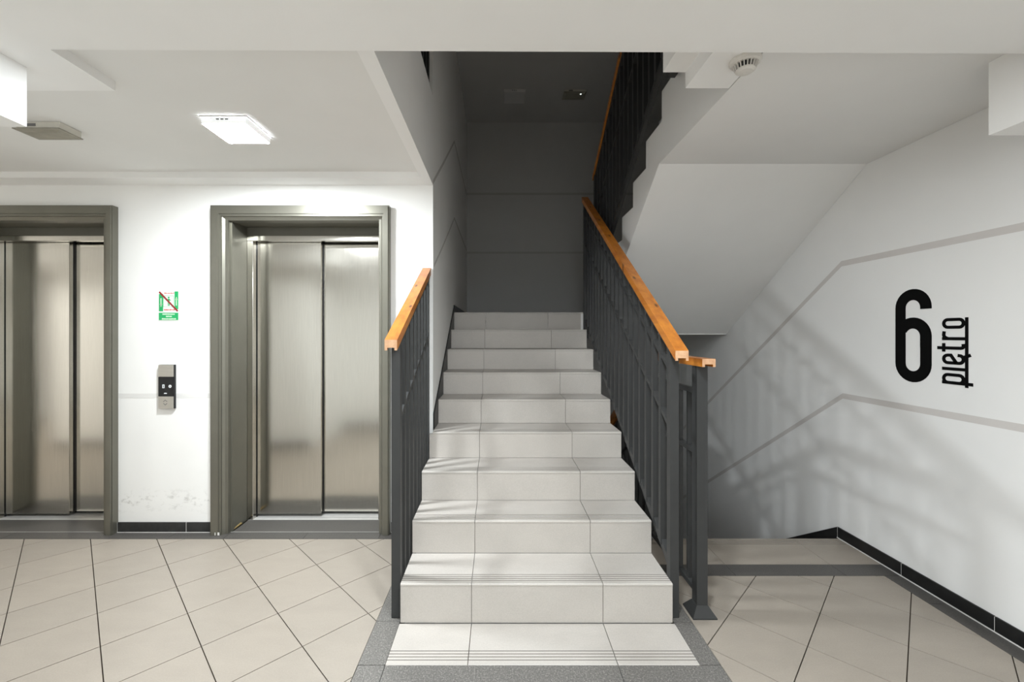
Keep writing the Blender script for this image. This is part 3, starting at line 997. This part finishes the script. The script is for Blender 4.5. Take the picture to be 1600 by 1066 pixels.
letter([([(eu + s2, 0.040), (eu + 0.046, 0.066), (eu + 0.046, 0.078)] + arc(eu + 0.0267, H - s2 - 0.019, 0.019, 20, 180, 7)
         + arc(eu + 0.0267, s2 + 0.019, 0.019, 180, 340, 8) + [(eu + 0.046, 0.034)], False),
        ([(eu + 0.038, 0.006), (eu + 0.045, -0.012), (eu + 0.050, -0.024)], False)])                              # e with ogonek
letter([([(1.2895, 0.132)] + [(1.2895, 0.02)] + arc(1.2995, 0.0165, 0.009, 180, 280, 5) + [(1.311, 0.0085)], False),
        ([(1.270, H - s2), (1.3135, H - s2)], False)])                                                            # t
letter([([(1.3365, 0.0), (1.3365, H)], False), ([(1.3365, 0.080), (1.345, 0.097), (1.355, 0.1005), (1.3735, 0.098)], False)])   # r
letter([(ring(1.386, 1.440, 0.0, H), True)])                                                                      # o
q = MB(); q.box(WX - 0.0022, WX, 2.0615, 2.0755, 1.098, 1.441, 'black_paint'); q.build('underline', fn)

# ------------------------------------------------------------------ ceiling fittings
def lamp(loc_x, loc_y, zc, label, mat, size=0.226, group='square ceiling lamps'):
    t = thing('ceiling_lamp', label, 'lamp', (loc_x, loc_y, zc), group)
    h = size / 2
    q = MB(); q.box(loc_x - h, loc_x + h, loc_y - h, loc_y + h, zc - 0.006, zc - 0.0005, 'plastic_white'); q.build('base_plate', t, bevel=0.002)
    q = MB()
    a, b = h - 0.001, h - 0.006
    v = [(loc_x + sx * a, loc_y + sy * a, zc - 0.006) for sx, sy in ((-1, -1), (1, -1), (1, 1), (-1, 1))]
    v += [(loc_x + sx * b, loc_y + sy * b, zc - 0.036) for sx, sy in ((-1, -1), (1, -1), (1, 1), (-1, 1))]
    q.add(v, [(0, 1, 5, 4), (1, 2, 6, 5), (2, 3, 7, 6), (3, 0, 4, 7)], mat + '_rim')
    q.add(v, [(4, 5, 6, 7)], mat)
    q.build('diffuser', t)
    q = MB()
    for k in range(3):
        q.box(loc_x - 0.035 + 0.022 * k, loc_x - 0.021 + 0.022 * k, loc_y - h + 0.0005, loc_y - h + 0.004, zc - 0.018, zc - 0.012, 'label_grey')
    q.build('label_mark', t)
    return t
lamp(-1.338, 2.186, CEIL, 'lit square white ceiling lamp in front of the lifts', 'lamp_lobby')
lamp(0.20, 5.36, 4.36, 'unlit square lamp on the dark ceiling above the half landing', 'lamp_off', 0.27)
lamp(-0.30, -1.80, 2.35, 'lit square lamp on the hall ceiling farthest behind the viewpoint', 'lamp_hall')
lamp(0.22, 0.95, 2.35, 'added square fill lamp on the low ceiling just above the viewpoint', 'lamp_near')
lamp(-6.2, 2.0, CEIL, 'added square fill lamp at the far left end of the lobby', 'lamp_corridor')

def emergency(x0, x1, y0, y1, zc, label, led=False):
    t = thing('emergency_light', label, 'emergency light', ((x0 + x1) / 2, (y0 + y1) / 2, zc), None)
    q = MB(); q.box(x0 + 0.012, x1 - 0.003, y0 + 0.008, y1 - 0.006, zc - 0.034, zc - 0.0005, 'plastic_cream'); body = q.build('housing', t, bevel=0.003)
    q = MB(); q.box(x0, x1, y0, y1, zc - 0.039, zc - 0.034, 'diffuser_old')
    q.build('rim_plate', t, bevel=0.001)
    q = MB()
    a = [(x0 + 0.012, y0 + 0.012), (x1 - 0.012, y0 + 0.012), (x1 - 0.012, y1 - 0.010), (x0 + 0.012, y1 - 0.010)]
    b = [(x0 + 0.03, y0 + 0.03), (x1 - 0.03, y0 + 0.03), (x1 - 0.03, y1 - 0.025), (x0 + 0.03, y1 - 0.025)]
    q.add([(p[0], p[1], zc - 0.039) for p in a] + [(p[0], p[1], zc - 0.045) for p in b],
          [(0, 1, 5, 4), (1, 2, 6, 5), (2, 3, 7, 6), (3, 0, 4, 7), (4, 5, 6, 7), (3, 2, 1, 0)], 'diffuser_old')
    q.build('diffuser', t)
    q = MB()
    q.box(x0 + 0.062, x0 + 0.110, y0 + 0.0065, y0 + 0.009, zc - 0.024, zc - 0.010, 'label_grey')
    sub(q, 'label_mark', body)
    if led:
        q = MB(); q.box(x1 - 0.075, x1 - 0.062, y0 + 0.03, y0 + 0.043, zc - 0.048, zc - 0.045, 'led_white'); q.build('indicator', t)
    return t
emergency(-2.417, -2.184, 2.119, 2.246, CEIL, 'yellowed emergency light on the lobby ceiling beside the downstand beam')
emergency(0.80, 1.08, 5.22, 5.40, 4.36, 'dark emergency light with a tiny white spot above the half landing', True)

sd = thing('smoke_detector', 'round white smoke detector with black slots under the upper flight', 'smoke detector', (0.948, 1.640, 2.41))
c = (0.948, 1.640)
q = MB(); q.lathe([(0.056, 2.4115), (0.056, 2.405), (0.052, 2.398), (0.046, 2.394), (0.030, 2.394)], c, 32, 'plastic_white'); q.build('base', sd, smooth=False)
q = MB(); q.lathe([(0.036, 2.394), (0.031, 2.376)], c, 32, 'plastic_black'); q.build('sensor_chamber', sd)
q = MB(); q.lathe([(0.034, 2.376), (0.035, 2.372), (0.026, 2.365), (0.010, 2.362)], c, 32, 'plastic_white'); q.build('cap', sd)
for k in range(20):
    a = 2 * math.pi * k / 20
    ca, sa = math.cos(a), math.sin(a)
    w = 0.0017
    pts = []
    for r, z in ((0.044, 2.395), (0.034, 2.395), (0.029, 2.374), (0.036, 2.374)):
        pts.append((r, z))
    q = MB()
    v = [(c[0] + r * ca - w * sa, c[1] + r * sa + w * ca, z) for r, z in pts] + [(c[0] + r * ca + w * sa, c[1] + r * sa - w * ca, z) for r, z in pts]
    q.add(v, [(0, 1, 2, 3), (7, 6, 5, 4), (0, 4, 5, 1), (1, 5, 6, 2), (2, 6, 7, 3), (3, 7, 4, 0)], 'plastic_white')
    q.build('slot_fin', sd)
